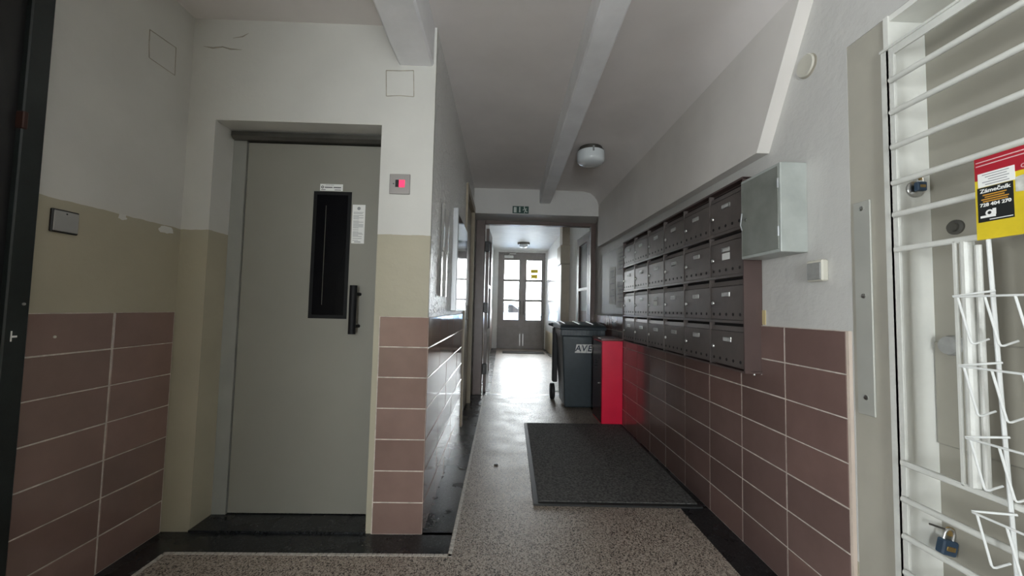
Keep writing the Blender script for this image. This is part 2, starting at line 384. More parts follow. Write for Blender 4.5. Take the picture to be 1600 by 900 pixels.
# ------------------------------------------------------------------ lift wall
wf = MB(); wf.box(-1.70, -1.513, YL+0.007, 2.45, 0, 2.7).box(-1.513, -0.655, YL+0.007, 2.45, 2.078, 2.7).box(-0.655, XP-0.008, YL+0.007, 2.05, 0, 2.7).box(-1.513, -0.655, 2.25, 2.45, 0, 2.078)
wlift = tag(wf.build('wall_front', M_wall), 'wall around the lift door, white above beige paint', 'wall', kind='structure')
MB().box(-0.626, XP-0.002, YL+0.0018, YL+0.008, 0, TT).build('grout_bed', M_grout, wlift)
tiles(wlift, 'y-', YL, [(-0.624, XP-0.0005)], M_tile, 'f')
cr = MB(); qd = [(-0.644, 2.374), (-0.5, 2.379), (-0.494, 2.237), (-0.638, 2.235)]
for i in range(4):
    (a, b), (c, d) = qd[i], qd[(i+1) % 4]; cr.tube([(a, YL+0.007, b), ((a+c)/2, YL+0.007, (b+d)/2+random.uniform(-.004, .004)), (c, YL+0.007, d)], 0.0025, 5)
cr.build('plaster_patch_edge', M_crack, wlift)
cr = MB(); cr.tube([(-1.60, YL+0.007, 2.47), (-1.55, YL+0.007, 2.462), (-1.50, YL+0.007, 2.47), (-1.46, YL+0.007, 2.46), (-1.40, YL+0.007, 2.458)], [.001, .004, .003, .004, .001], 5)
cr.tube([(-1.45, YL+0.007, 2.52), (-1.40, YL+0.007, 2.53), (-1.37, YL+0.007, 2.55)], [.001, .003, .001], 5); cr.build('plaster_crack', M_crack, wlift)

# corridor left wall with a doorway
wc = MB(); YD0, YD1, ZD = 3.86, 4.74, 2.30
wc.box(-0.65, XP-0.008, 2.05, YD0, 0, 2.7).box(-0.65, XP-0.008, YD0, YD1, ZD, 2.7).box(-0.65, XP-0.008, YD1, 5.3, 0, 2.7).box(-0.75, -0.5, YD0-0.1, YD1+0.1, 0, ZD+0.1)
wcl = tag(wc.build('wall_left.001', M_wall_rough), 'rough plastered corridor wall beyond the lift, tiled below', 'wall', kind='structure')
MB().box(XP-0.009, XP-0.0045, YL+0.005, 3.80, 0, TT).build('grout_bed', M_grout, wcl)
cl = [2.0155, 2.40, 2.708, 3.016, 3.324, 3.632, 3.80]
tiles(wcl, 'x+', XP, list(zip(cl[:-1], cl[1:])), M_tile, 's')

# ------------------------------------------------------------------ lift door
ld = root('door_1', (-1.07, 2.165, 0.012), 'grey-green lift door with tall narrow black window and bar handle', 'door', kind='structure')
fr = MB().box(-1.513, -1.440, 2.165, 2.25, 0.012, 2.078).box(-0.697, -0.653, 2.165, 2.25, 0.012, 2.078).box(-1.44, -0.697, 2.165, 2.25, 2.035, 2.078); fr.build('frame', M_frame, ld)
rl = MB().prism([(2.13, 2.068), (2.19, 2.068), (2.19, 2.03), (2.145, 2.03), (2.13, 2.045)], 'x', -1.505, -0.656); rl.build('head_rail', M_steel_dark, ld)
leaf = MB().cham(-1.436, -0.700, 2.172, 2.215, 0.016, 2.024, 0.003).build('leaf', M_lift, ld)
MB().box(-1.0625, -0.853, 2.1705, 2.174, 1.055, 1.76).build('window_surround', M_liftblack, leaf)
MB().box(-1.043, -0.873, 2.1698, 2.1706, 1.075, 1.74).build('glass', M_liftglass, leaf)
MB().box(-0.9925, -0.9895, 2.1690, 2.1699, 1.13, 1.68).build('cabin_edge', M_steel_dark, leaf)
h_ = MB().tube([(-0.797, 2.105, 0.978), (-0.797, 2.105, 1.237)], 0.019, 16)
for z in (1.018, 1.192): h_.tube([(-0.797, 2.105, z), (-0.785, 2.172, z)], 0.009, 10)
h_.build('handle', M_liftblack, ld, smooth=True)
st = MB().box(-1.03, -0.905, 2.1712, 2.1722, 1.764, 1.802).build('sticker', M_paper, leaf)
pr = MB()
def ring(mb, cx, cy, cz, r0, r1, face='y', seg=20):
    n = len(mb.v)
    for k in range(seg):
        a = 2*math.pi*k/seg
        for r in (r0, r1): mb.v.append((cx+r*math.cos(a), cy, cz+r*math.sin(a)) if face == 'y' else (cx, cy+r*math.cos(a), cz+r*math.sin(a)))
    for k in range(seg):
        a = n+2*k; b = n+2*((k+1) % seg); mb.f.append([a, a+1, b+1, b])
ring(pr, -1.017, 2.1710, 1.784, 0.0035, 0.0075)
random.seed(3)
for x0, x1, z, hh in [(-1.00, -0.975, 1.7965, .0015), (-0.972, -0.955, 1.7965, .0015), (-1.004, -0.962, 1.783, .005), (-0.956, -0.915, 1.783, .005), (-1.024, -1.00, 1.7695, .003), (-0.95, -0.915, 1.7695, .003)]:
    pr.box(x0, x1, 2.1708, 2.1713, z-hh/2, z+hh/2)
pr.build('sticker_print', M_ink, leaf)
MB().box(-0.846, -0.776, 2.1712, 2.1722, 1.473, 1.69).build('notice', M_paper, leaf)
pr = MB(); ring(pr, -0.811, 2.1709, 1.669, 0.0, 0.0095)
zz = 1.647
while zz > 1.49:
    L = random.choice([1, 1, .9, .55]); pr.box(-0.840, -0.840+0.056*L, 2.1708, 2.1713, zz-0.0012, zz+0.0012); zz -= random.choice([.0065, .0065, .0065, .011])
pr.box(-0.83, -0.795, 2.1708, 2.1713, 1.479, 1.4835); pr.build('notice_print', M_inkg, leaf)

# lift call display
cd = root('lift_call_panel', (-0.549, YL+0.007, 1.765), 'square steel lift call panel with a glowing red display', 'call panel')
MB().cham(-0.602, -0.496, YL-0.001, YL+0.008, 1.712, 1.817, 0.002).build('plate', simple('brushed_panel', (0.33, 0.31, 0.30), 0.45, 0.5, var=0.05), cd)
MB().box(-0.571, -0.524, YL-0.003, YL, 1.748, 1.786).build('display_window', M_blackp, cd)
MB().box(-0.552, -0.523, YL-0.0045, YL-0.0025, 1.748, 1.785).build('display', M_redled, cd)
MB().lathe([(0.003, 0), (0.003, -0.002)], (-0.580, YL-0.001, 1.765), 'y', 10).build('key_hole', M_blackp, cd)

# ------------------------------------------------------------------ right wall
wr = MB()
wr.box(XR+0.0095, 1.45, 1.347, 5.3, 0, 2.75).box(XR+0.0095, 1.45, Y0-0.1, 0.22, 0, 2.75).box(XR+0.0095, 1.45, 0.22, 1.347, 2.105, 2.75).box(1.40, 1.45, 0.2, 1.36, 0, 2.2)
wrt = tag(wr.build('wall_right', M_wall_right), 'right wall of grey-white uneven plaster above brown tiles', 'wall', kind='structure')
MB().box(XR+0.0018, XR+0.0096, 1.360, 5.2, 0, TT).build('grout_bed', M_grout, wrt)
c0 = 1.670; cols = [(1.366, c0)] + [(c0+TW*k, c0+TW*(k+1)) for k in range(11)]
cols = [(a, min(b, 5.19)) for a, b in cols]
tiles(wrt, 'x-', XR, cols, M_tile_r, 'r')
edge = MB()
edge.prism([(XR+0.0005, 1.366), (XR+0.003, 1.358), (XR+0.009, 1.352), (XR+0.02, 1.352), (XR+0.02, 1.366)], 'z', 0, TT); edge.build('tile_edge_strip', simple('cream_tile_edge', (0.45, 0.37, 0.31), 0.35, var=0.1), wrt)
# projecting upper casing with a slanted near end
bk = MB().prism([(1.765, 1.882), (4.82, 1.925), (4.82, CEIL+0.02), (1.365, CEIL+0.02)], 'x', XR-0.050, XR+0.02)
tag(bk.build('trim_3', simple('casing_plaster', (0.66, 0.63, 0.60), 0.65, var=0.05, vs=3, bmp=0.12, bs_=14)), 'shallow plastered casing along the upper right wall with slanted end', 'wall casing', kind='structure')
MB().box(XR+0.006, XR+0.0105, 1.800, 1.832, 1.082, 1.15).build('paint_patch', M_yellow if False else simple('old_yellow_paint', (0.55, 0.45, 0.24), 0.6, var=0.1), wrt)
MB().lathe([(0.045, 0.0), (0.045, -0.006), (0.042, -0.010), (0.0, -0.010)], (XR+0.011, 1.534, 2.157), 'x', 28).build('blank_cover', M_ivory, wrt, smooth=True)
MB().lathe([(0.047, 0.0), (0.047, -0.0025), (0.0, -0.0025)], (XR+0.0105, 1.525, 2.150), 'x', 28).build('cover_gap', M_crack, wrt)

# lintel, far walls
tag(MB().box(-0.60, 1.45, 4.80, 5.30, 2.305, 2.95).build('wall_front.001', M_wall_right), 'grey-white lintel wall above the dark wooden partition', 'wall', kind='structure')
wfl = tag(MB().box(-0.55, -0.30, 5.28, YE+0.1, 0, 2.9).build('wall_left.002', M_farwall), 'pale left wall of the entrance passage', 'wall', kind='structure')
MB().box(-0.30, -0.290, 5.28, YE, 0, 1.12).build('dado', M_pink, wfl)
wfr = MB().box(1.25, 1.45, 5.28, YE+0.1, 0, 2.9)
wfr = tag(wfr.build('wall_right.001', M_farwall), 'pale glossy right wall of the entrance passage', 'wall', kind='structure')
MB().box(1.240, 1.25, 7.7, YE, 0.55, 1.95).build('dado', M_tilewhite, wfr)
MB().box(1.240, 1.25, 5.4, YE, 0.0, 0.55).build('base_paint', simple('ochre_base_paint', (0.42, 0.37, 0.26), 0.3, var=0.1), wfr)
pl = tag(MB().cham(1.09, 1.26, 7.35, 7.75, 0, 2.0, 0.01).cham(1.07, 1.26, 7.32, 7.78, 2.0, 2.36, 0.01).cham(1.11, 1.26, 7.38, 7.72, 2.36, 2.84, 0.01).build('trim_4', simple('cream_pilaster_paint', (0.42, 0.37, 0.29), 0.4, var=0.06)), 'cream pilaster with a thicker capital on the passage wall', 'pilaster', kind='structure')
we = MB().box(-0.55, -0.14, YE, YE+0.15, 0, 2.95).box(1.20, 1.45, YE, YE+0.15, 0, 2.95).box(-0.14, 1.20, YE, YE+0.15, 2.76, 2.95)
tag(we.build('wall_front.002', M_farwall), 'end wall around the entrance double door', 'wall', kind='structure')
wb = MB(); wb.box(-2.70, -0.44, Y0-0.15, Y0, 0, 2.75).box(0.41, 1.45, Y0-0.15, Y0, 0, 2.75).box(-0.44, 0.41, Y0-0.15, Y0, 0, 0.3).box(-0.44, 0.41, Y0-0.15, Y0, 2.0, 2.75)
wb.box(-2.70, -0.45, Y0, -1.0, 0, 2.75)
tag(wb.build('wall_back', M_wall), 'rear walls and narrow rear passage behind the viewer', 'wall', kind='structure')
wi = root('window_1', (-0.015, Y0-0.08, 0.3), 'white framed window at the end of the rear passage', 'window', kind='structure')
wm = MB()
for x0, x1 in ((-0.44, -0.40), (0.37, 0.41)): wm.box(x0, x1, Y0-0.11, Y0-0.05, 0.3, 2.0)
for z0, z1 in ((0.3, 0.34), (1.13, 1.17), (1.96, 2.0)): wm.box(-0.44, 0.41, Y0-0.105, Y0-0.055, z0, z1)
wm.build('frame', M_creamw, wi)
for z0, z1 in ((0.34, 1.13), (1.17, 1.96)): MB().box(-0.40, 0.37, Y0-0.083, Y0-0.078, z0, z1).build('pane', M_glass, wi)
# stair alcove opening off the left side, lit by its own window
wa = MB().box(-2.70, -2.55, -1.0, -0.92, 0, 2.75).box(-2.70, -2.55, -0.08, 0.25, 0, 2.75).box(-2.70, -2.55, -0.92, -0.08, 0, 0.2).box(-2.70, -2.55, -0.92, -0.08, 1.9, 2.75).box(-2.70, -1.80, 0.10, 0.25, 0, 2.75)
tag(wa.build('wall_left.003', M_wall), 'wall of the stair alcove behind the viewer', 'wall', kind='structure')
tag(MB().box(-2.70, -1.80, Y0, 0.25, -0.12, 0.0).build('floor.001', M_terr), 'terrazzo floor of the stair alcove', 'floor', kind='structure')
tag(MB().box(-2.70, -1.80, Y0, 0.25, CEIL, 2.85).build('ceiling.002', M_ceil), 'ceiling of the stair alcove', 'ceiling', kind='structure')
wi = root('window_2', (-2.62, -0.5, 0.2), 'tall white framed window of the stair alcove', 'window', kind='structure')
wm = MB()
for y0, y1 in ((-0.92, -0.88), (-0.12, -0.08)): wm.box(-2.65, -2.59, y0, y1, 0.2, 1.9)
for z0, z1 in ((0.2, 0.24), (1.86, 1.90)): wm.box(-2.645, -2.595, -0.92, -0.08, z0, z1)
wm.build('frame', M_creamw, wi)
MB().box(-2.622, -2.618, -0.88, -0.12, 0.24, 1.86).build('pane', M_glass, wi)

# ------------------------------------------------------------------ dark door at far left
dd = root('door_2', (XL, 0.9, 0), 'very dark green door casing at the left edge of the lobby', 'door', kind='structure')
dm = MB().cham(XL-0.02, XL+0.018, 1.325, 1.392, 0, 2.62, 0.004).box(XL-0.02, XL+0.018, 0.40, 1.325, 2.40, 2.62); dm.build('casing', M_darkdoor, dd)
MB().box(XL-0.02, XL-0.002, 0.40, 1.325, 0, 2.40).build('leaf', M_blackp, dd)
MB().cham(XL-0.005, XL+0.024, 1.322, 1.337, 1.70, 1.76, 0.003).build('hinge', simple('rusty_hinge', (0.05, 0.02, 0.015), 0.5, 0.3), dd)
MB().lathe([(0.005, 0.018), (0.005, 0.021), (0, 0.021)], (XL, 1.372, 1.11), 'x', 10).build('screw', M_chrome, dd)
pm = MB().box(XL+0.017, XL+0.0187, 1.344, 1.348, 0.985, 1.02).box(XL+0.017, XL+0.0187, 1.348, 1.362, 0.998, 1.004); pm.build('chipped_paint', M_paper, dd)

# ------------------------------------------------------------------ left corridor doorway
d3 = root('door_3', (XP, 4.3, 0), 'beige painted door set in the corridor left wall before the partition', 'door', kind='structure')
cm = MB().box(-0.50, XP+0.012, 3.80, 3.87, 0, 2.36).box(-0.50, XP+0.012, 4.73, 4.795, 0, 2.36).box(-0.50, XP+0.012, 3.87, 4.73, 2.29, 2.36); cm.build('casing', M_brownwood if False else M_beigewood, d3)
MB().cham(-0.47, XP-0.03, 3.872, 4.728, 0.01, 2.288, 0.004).build('leaf', M_beigewood, d3)
for z0, z1 in ((0.25, 1.0), (1.15, 2.12)): MB().cham(XP-0.035, XP-0.022, 4.0, 4.6, z0, z1, 0.006).build('panel', M_beigewood, d3)

# ------------------------------------------------------------------ partition with two open leaves
pt = root('door_4', (0.45, 5.235, 0), 'dark brown wooden partition frame with both leaves swung open', 'door', kind='structure')
pf = MB().cham(-0.375, -0.255, 5.19, 5.28, 0, 2.33, 0.006).cham(1.165, 1.245, 5.19, 5.28, 0, 2.33, 0.006).cham(-0.255, 1.165, 5.19, 5.28, 2.258, 2.33, 0.006); pf.build('frame', M_brownwood, pt)
def open_leaf(hx, hy, ang, sign, glassy):
    """leaf built along +Y from hinge, then rotated about z by ang"""
    w, H, t = 0.70, 2.225, 0.042
    R = Matrix.Translation((hx, hy, 0)) @ Matrix.Rotation(ang, 4, 'Z')
    def put(mb, name, m, par):
        me = mb.mesh(name, m); me.transform(R); return link(name, me, par)
    lf = MB().box(-t/2, t/2, 0, 0.11, 0.012, H).box(-t/2, t/2, w-0.11, w, 0.012, H).box(-t/2, t/2, 0.11, w-0.11, H-0.12, H).box(-t/2, t/2, 0.11, w-0.11, 0.012, 0.20).box(-t/2, t/2, 0.11, w-0.11, 0.72, 0.84)
    L = put(lf, 'leaf', M_brownwood, pt)
    put(MB().box(-0.010, 0.010, 0.11, w-0.11, 0.20, 0.72), 'lower_panel', M_brownwood, L)
    put(MB().box(-0.004, 0.004, 0.11, w-0.11, 0.84, 1.42), 'pane', M_glass, L)
    put(MB().box(-0.004, 0.004, 0.11, w-0.11, 1.46, H-0.12), 'pane', M_glass, L)
    put(MB().box(-t/2, t/2, 0.11, w-0.11, 1.42, 1.46), 'glazing_bar', M_brownwood, L)
    for z in (0.32, 1.14, 1.97): put(MB().cham(-0.03, 0.03, -0.055, 0.012, z-0.07, z+0.07, 0.006), 'hinge', M_blackp, L)
open_leaf(-0.225, 5.335, -0.03, 1, True)
open_leaf(1.195, 5.335, 0.045, -1, True)

# ------------------------------------------------------------------ entrance double door
ed = root('door_5', (0.53, YE+0.06, 0), 'grey-brown entrance double door with three bright panes per leaf', 'door', kind='structure')
MB().box(-0.15, -0.10, YE+0.0, YE+0.12, 0, 2.77).box(1.16, 1.21, YE, YE+0.12, 0, 2.77).box(-0.10, 1.16, YE, YE+0.12, 2.70, 2.77).build('frame', M_door_far, ed)
for s, (a, b, ga, gb) in enumerate(((-0.10, 0.5545, 0.035, 0.455), (0.555, 1.16, 0.675, 1.105))):
    lm = MB().box(a, ga, YE+0.03, YE+0.09, 0.001, 2.70).box(gb, b, YE+0.03, YE+0.09, 0.001, 2.70).box(ga, gb, YE+0.03, YE+0.09, 2.54, 2.70).box(ga, gb, YE+0.03, YE+0.09, 0.001, 0.12).box(ga, gb, YE+0.03, YE+0.09, 0.70, 0.82)
    lf = lm.build('leaf', M_door_far, ed)
    MB().box(ga, gb, YE+0.05, YE+0.07, 0.12, 0.70).build('lower_panel', M_door_far, lf)
    for z in (1.375, 1.955): MB().box(ga, gb, YE+0.045, YE+0.075, z-0.034, z+0.034).build('glazing_bar', M_door_far, lf)
    for z0, z1 in ((0.82, 1.341), (1.409, 1.921), (1.989, 2.54)): MB().box(ga, gb, YE+0.057, YE+0.061, z0, z1).build('pane', M_glass, lf)
    hx = b-0.045 if s == 0 else a+0.045
    MB().tube([(hx, YE+0.03, 1.36), (hx, YE-0.02, 1.34), (hx, YE-0.03, 1.25), (hx, YE-0.03, 1.10), (hx, YE-0.02, 1.0), (hx, YE+0.03, 0.98)], 0.014, 8).build('handle', M_steel_dark, lf)
    MB().box(hx-0.012, hx+0.012, YE+0.015, YE+0.03, 0.08, 0.42).build('floor_bolt', M_chrome, lf)
MB().box(0.80, 1.00, YE+0.052, YE+0.056, 2.02, 2.14).box(0.79, 1.01, YE+0.052, YE+0.056, 2.18, 2.29).build('sticker', M_yellow, ed)
dc = MB().cham(0.02, 0.28, YE-0.03, YE+0.03, 2.60, 2.67, 0.008).tube([(0.15, YE-0.01, 2.68), (0.17, YE-0.12, 2.70), (0.35, YE-0.01, 2.72)], 0.010, 6); dc.build('door_closer', M_paper, ed)

# outside: pavement and a car beyond the glass
tag(MB().box(-8, 9, YE+0.15, 30, -0.2, -0.02).build('street', M_pave), 'bright paved street outside the entrance', 'street', kind='structure')
car = root('parked_car', (-0.2, 15.0, -0.02), 'pale blue car parked in the street outside the entrance', 'car')
MB().prism([(-2.1, 0.25), (2.1, 0.25), (2.1, 0.75), (1.6, 0.88), (0.9, 0.95), (0.4, 1.35), (-1.1, 1.38), (-1.7, 0.98), (-2.1, 0.9)], 'y', 14.2, 15.8).build('body', M_carblue, car)
for x in (-1.3, 1.3):
    for yy in (14.18, 15.62): MB().lathe([(0.31, 0), (0.31, 0.2)], (x, yy, 0.29), 'y', 20).build('wheel', M_bingrey, car)
for k in (0,): MB().prism([(-1.45, 1.0), (0.75, 1.0), (0.35, 1.28), (-1.05, 1.31)], 'y', 14.19, 14.2).build('side_window', M_darkglass, car)

# ------------------------------------------------------------------ mailboxes
XM = 1.141; MY0, MY1, MZ0, MZ1 = 1.822, 3.682, 0.862, 1.776
cw, ch = (MY1-MY0)/6, (MZ1-MZ0)/4
mbk = root('mailbox_bank', (XR, (MY0+MY1)/2, MZ0), 'bank of twenty-four dark brown metal mailboxes on the right wall', 'mailboxes')
bd = MB().box(XM+0.026, XR+0.008, MY0, MY1, MZ0, MZ1).box(XM-0.004, XM+0.03, MY0-0.004, MY0+0.004, MZ0-0.006, MZ1+0.008).box(XM-0.004, XM+0.03, MY1-0.004, MY1+0.004, MZ0-0.006, MZ1+0.008)
bd.box(XM-0.006, XR+0.008, MY0-0.004, MY1+0.004, MZ1+0.002, MZ1+0.012).box(XM-0.004, XR+0.008, MY0-0.006, MY1+0.006, MZ0-0.010, MZ0-0.001)
bd.build('casing', M_mailside, mbk)
gr = MB()
for k in range(1, 6): gr.box(XM-0.001, XM+0.026, MY0+cw*k-0.004, MY0+cw*k+0.004, MZ0, MZ1)
for k in range(1, 4): gr.box(XM-0.002, XM+0.026, MY0, MY1, MZ0+ch*k-0.007, MZ0+ch*k+0.007)
gr.build('divider_frame', M_mail, mbk)
def loc_mesh(mb, name, m, smooth=False): return mb.mesh(name, m, smooth)
W2 = cw/2
pd = loc_mesh(MB().cham(0, 0.007, -W2+0.0055, W2-0.0055, 0.0085, 0.180, 0.0018), 'mailbox_door', M_mail)
ps = loc_mesh(MB().prism([(0.0005, 0.182), (0.003, 0.182), (0.010, 0.206), (0.0075, 0.206)], 'y', -W2+0.007, W2-0.007), 'slot_flap', M_mail)
pi = loc_mesh(MB().box(0.0235, 0.0262, -W2+0.005, W2-0.005, 0.012, ch-0.008), 'slot_shade_plate', M_maildark)  # solid black plate, shade behind the slot put into its colour
pn = loc_mesh(MB().cham(-0.0035, 0.001, -0.036, 0.036, 0.127, 0.151, 0.0014), 'name_plate', M_chrome)
pc = loc_mesh(MB().box(-0.0040, -0.0034, -0.031, 0.031, 0.1305, 0.1475), 'name_card', simple('name_card_paper', (0.42, 0.42, 0.41), 0.6, var=0.25, vs=90))
pk = loc_mesh(MB().lathe([(0.0115, 0.001), (0.0115, -0.003), (0.009, -0.006), (0.0, -0.006)], (0, W2-0.031, 0.094), 'x', 16).box(-0.0065, -0.0058, W2-0.0325, W2-0.0295, 0.088, 0.100), 'lock', M_chrome, True)
vh = MB()
for i in range(5): vh.lathe([(0.0082, -0.0008), (0.0082, 0.001)], (0, W2-0.038-i*(cw-0.076)/4, 0.036), 'x', 10)
pv = loc_mesh(vh, 'vent_holes', M_maildark)  # flat black discs, the shade inside the holes painted on
for c in range(6):
    for r in range(4):
        L = (XM+0.001, MY0+cw*(c+0.5), MZ0+ch*r)
        jit = random.uniform(-.0012, .0012)
        d = link('mailbox_door', pd, mbk, None); d.matrix_parent_inverse = Matrix.Translation(-mbk.location); d.location = (L[0]+jit, L[1], L[2])
        for nm, me, dz in (('slot_flap', ps, 0), ('slot_shade_plate', pi, 0), ('name_plate', pn, 0), ('name_card', pc, 0), ('lock', pk, 0), ('vent_holes', pv, 0)):
            o = link(nm, me); o.parent = d; o.matrix_parent_inverse = Matrix()
            if nm == 'vent_holes': o['kind'] = 'stuff'
            if nm in ('name_plate', 'name_card'): o.location = (0, random.uniform(-.012, .004), random.uniform(-.003, .003))
d_card = MB().box(-0.0006, 0.0004, -0.034, 0.034, 0.088, 0.122).mesh('address_card', M_paper)
for c, r in ((0, 2), (3, 1)):
    d = link('address_card', d_card, mbk); d.location = (XM-0.0005, MY0+cw*(c+0.5)-0.004, MZ0+ch*r)
MB().lathe([(0.006, 0), (0.006, -0.014), (0.0, -0.014)], (XR-0.015, MY0+0.03, MZ0-0.008), 'z', 10).build('bolt', M_chrome, mbk, smooth=True)
# ------------------------------------------------------------------ grey wall box
gb = root('electrical_box', (XR, 1.672, 1.385), 'grey metal wall cabinet beside the mailboxes', 'wall cabinet')
MB().cham(1.118, XR+0.011, 1.541, 1.805, 1.385, 1.755, 0.003).build('body', M_box, gb)
gd = MB().cham(1.1145, 1.119, 1.553, 1.795, 1.398, 1.742, 0.0015).build('door', M_boxdoor, gb)
for z in (1.47, 1.67): MB().tube([(1.1145, 1.553, z-0.02), (1.1145, 1.553, z+0.02)], 0.004, 8).build('hinge', M_alu, gd)
MB().lathe([(0.006, 0), (0.006, -0.004), (0, -0.004)], (1.1147, 1.765, 1.565), 'x', 12).build('lock', M_chrome, gd)
MB().tube([(1.113, 1.792, 1.52), (1.108, 1.795, 1.545), (1.113, 1.792, 1.60)], 0.003, 6).build('latch', M_alu, gd)
# ------------------------------------------------------------------ switches
sw = root('light_switch', (XR+0.01, 1.482, 1.303), 'small worn grey switch on the right wall below the grey wall cabinet', 'switch')
MB().cham(XR-0.016, XR+0.0105, 1.443, 1.522, 1.262, 1.345, 0.005).build('housing', M_ivory, sw)
MB().cham(XR-0.019, XR-0.014, 1.449, 1.516, 1.268, 1.334, 0.003).build('rocker', M_switch, sw)
sw = root('light_switch', (XL-0.006, 1.49, 1.418), 'flat square grey switch on the beige paint of the left wall', 'switch')
MB().cham(XL-0.007, XL+0.005, 1.445, 1.537, 1.375, 1.461, 0.003).build('frame', M_blackp, sw)
MB().cham(XL+0.004, XL+0.008, 1.449, 1.533, 1.380, 1.456, 0.002).build('rocker', simple('grey_metal_switch', (0.34, 0.34, 0.33), 0.4, 0.0, var=0.1), sw)
MB().lathe([(0.003, 0.0075), (0.003, 0.0085)], (XL, 1.49, 1.447), 'x', 10).build('indicator', M_blackp, sw)

# ------------------------------------------------------------------ ceiling lamps
def lamp(x, y, z, r, label, m):
    o = root('ceiling_lamp', (x, y, z), label, 'lamp')
    MB().lathe([(r*0.82, 0.005), (r*0.82, -0.025), (r*0.95, -0.03), (r*0.95, -0.04)], (x, y, z), 'z', 32).build('mount_ring', M_steel_dark, o, smooth=True)
    MB().lathe([(r*0.90, -0.035), (r, -0.045), (r, -0.115), (r*0.96, -0.135), (r*0.80, -0.15), (r*0.4, -0.16), (0.001, -0.162)], (x, y, z), 'z', 36).build('shade', m, o, smooth=True)
    for k in range(3):
        a = k*2.094+0.5; MB().cham(x+r*math.cos(a)-.008, x+r*math.cos(a)+.008, y+r*math.sin(a)-.008, y+r*math.sin(a)+.008, z-0.075, z-0.03, 0.002).build('clip', M_alu, o)
lamp(0.775, 3.50, CEIL, 0.125, 'round white glass ceiling lamp beside the narrow beam', M_globe)
o = root('ceiling_lamp', (0.50, 9.9, 2.82), 'small round lamp on the bright entrance passage ceiling', 'lamp')
MB().lathe([(0.16, 0), (0.15, -0.05)], (0.50, 9.9, 2.82), 'z', 24).build('base', M_steel_dark, o); MB().lathe([(0.11, -0.05), (0.10, -0.10), (0.05, -0.13), (0.001, -0.135)], (0.5, 9.9, 2.82), 'z', 24).build('shade', M_globe, o, smooth=True)

# ------------------------------------------------------------------ exit sign
ex = root('exit_sign', (0.195, 4.80, 2.36), 'green emergency exit sign with running figure on the lintel', 'sign')
ey = 4.794; MB().box(0.096, 0.296, ey, 4.80, 2.315, 2.405).build('plate', M_green, ex)
sy = ey-0.0008
def esx(u): return 0.096+0.2*(u-330)/750.0
def esz(v): return 2.405-0.09*(v-300)/330.0
def poly(mb, P): mb.prism([(esx(u), esz(v)) for u, v in P], 'y', sy, ey+0.0005)
e1 = MB(); poly(e1, [(385, 345), (515, 345), (515, 595), (385, 595)]); e1.build('door_symbol', M_white_sign, ex)
e2 = MB(); poly(e2, [(635, 330), (690, 330), (690, 540), (710, 545), (662, 595), (615, 545), (635, 540)]); e2.build('arrow_symbol', M_white_sign, ex)
e3 = MB()
poly(e3, [(830, 360), (885, 350), (940, 430), (970, 500), (935, 540), (890, 520), (905, 470), (860, 400)])
poly(e3, [(805, 490), (800, 460), (870, 430), (890, 450), (840, 485)])
poly(e3, [(900, 400), (940, 420), (985, 385), (1000, 405), (945, 450)])
poly(e3, [(900, 500), (930, 530), (900, 560), (895, 615), (865, 615), (868, 550)])
poly(e3, [(940, 490), (975, 530), (1025, 540), (1020, 575), (950, 565), (925, 525)])
e3.lathe([(0.0065, 0), (0.0065, 0.001)], (esx(880), sy, esz(325)), 'y', 12)
e3.build('running_figure', M_white_sign, ex)

# ------------------------------------------------------------------ notice papers, glass case on the left corridor wall
gc = root('notice_case', (XP-0.008, 3.3, 1.12), 'glazed notice case with silver edge on the rough corridor wall', 'notice case')
MB().box(XP-0.012, XP+0.002, 2.93, 3.78, 1.125, 1.86).build('back_board', simple('notice_backing', (0.10, 0.10, 0.10), 0.6), gc)
MB().cham(XP-0.012, XP+0.030, 2.905, 2.932, 1.105, 1.88, 0.004).build('silver_edge', M_alu, gc)
MB().box(XP-0.012, XP+0.022, 2.93, 3.785, 1.105, 1.125).build('bottom_rail', M_brownwood, gc)
MB().box(XP+0.012, XP+0.017, 2.932, 3.78, 1.125, 1.86).build('glass', M_darkglass, gc)
for i, (y0, y1, z0, z1, lab) in enumerate(((2.34, 2.62, 1.48, 1.76, 'white paper notice, the upper of two, pinned to the rough corridor wall'), (2.33, 2.66, 1.20, 1.475, 'white paper notice, the lower of two, pinned to the rough corridor wall'))):
    mb = MB(); K = 8
    for k in range(K+1):
        yy = y0+(y1-y0)*k/K; off = 0.006+0.006*math.sin(k*1.1+i*2)
        for z in (z0, z1): mb.v += [(XP-0.008+off, yy, z), (XP-0.007+off, yy, z)]
    for k in range(K):
        b = 4*k
        for q in ((0, 4, 6, 2), (1, 3, 7, 5), (0, 1, 5, 4), (2, 6, 7, 3)): mb.f.append([b+t for t in q])
    mb.f += [[0, 2, 3, 1], [4*K, 4*K+1, 4*K+3, 4*K+2]]
    tag(mb.build('paper_notice', M_lam, smooth=True), lab, 'notice', 'paper notices on the corridor wall')

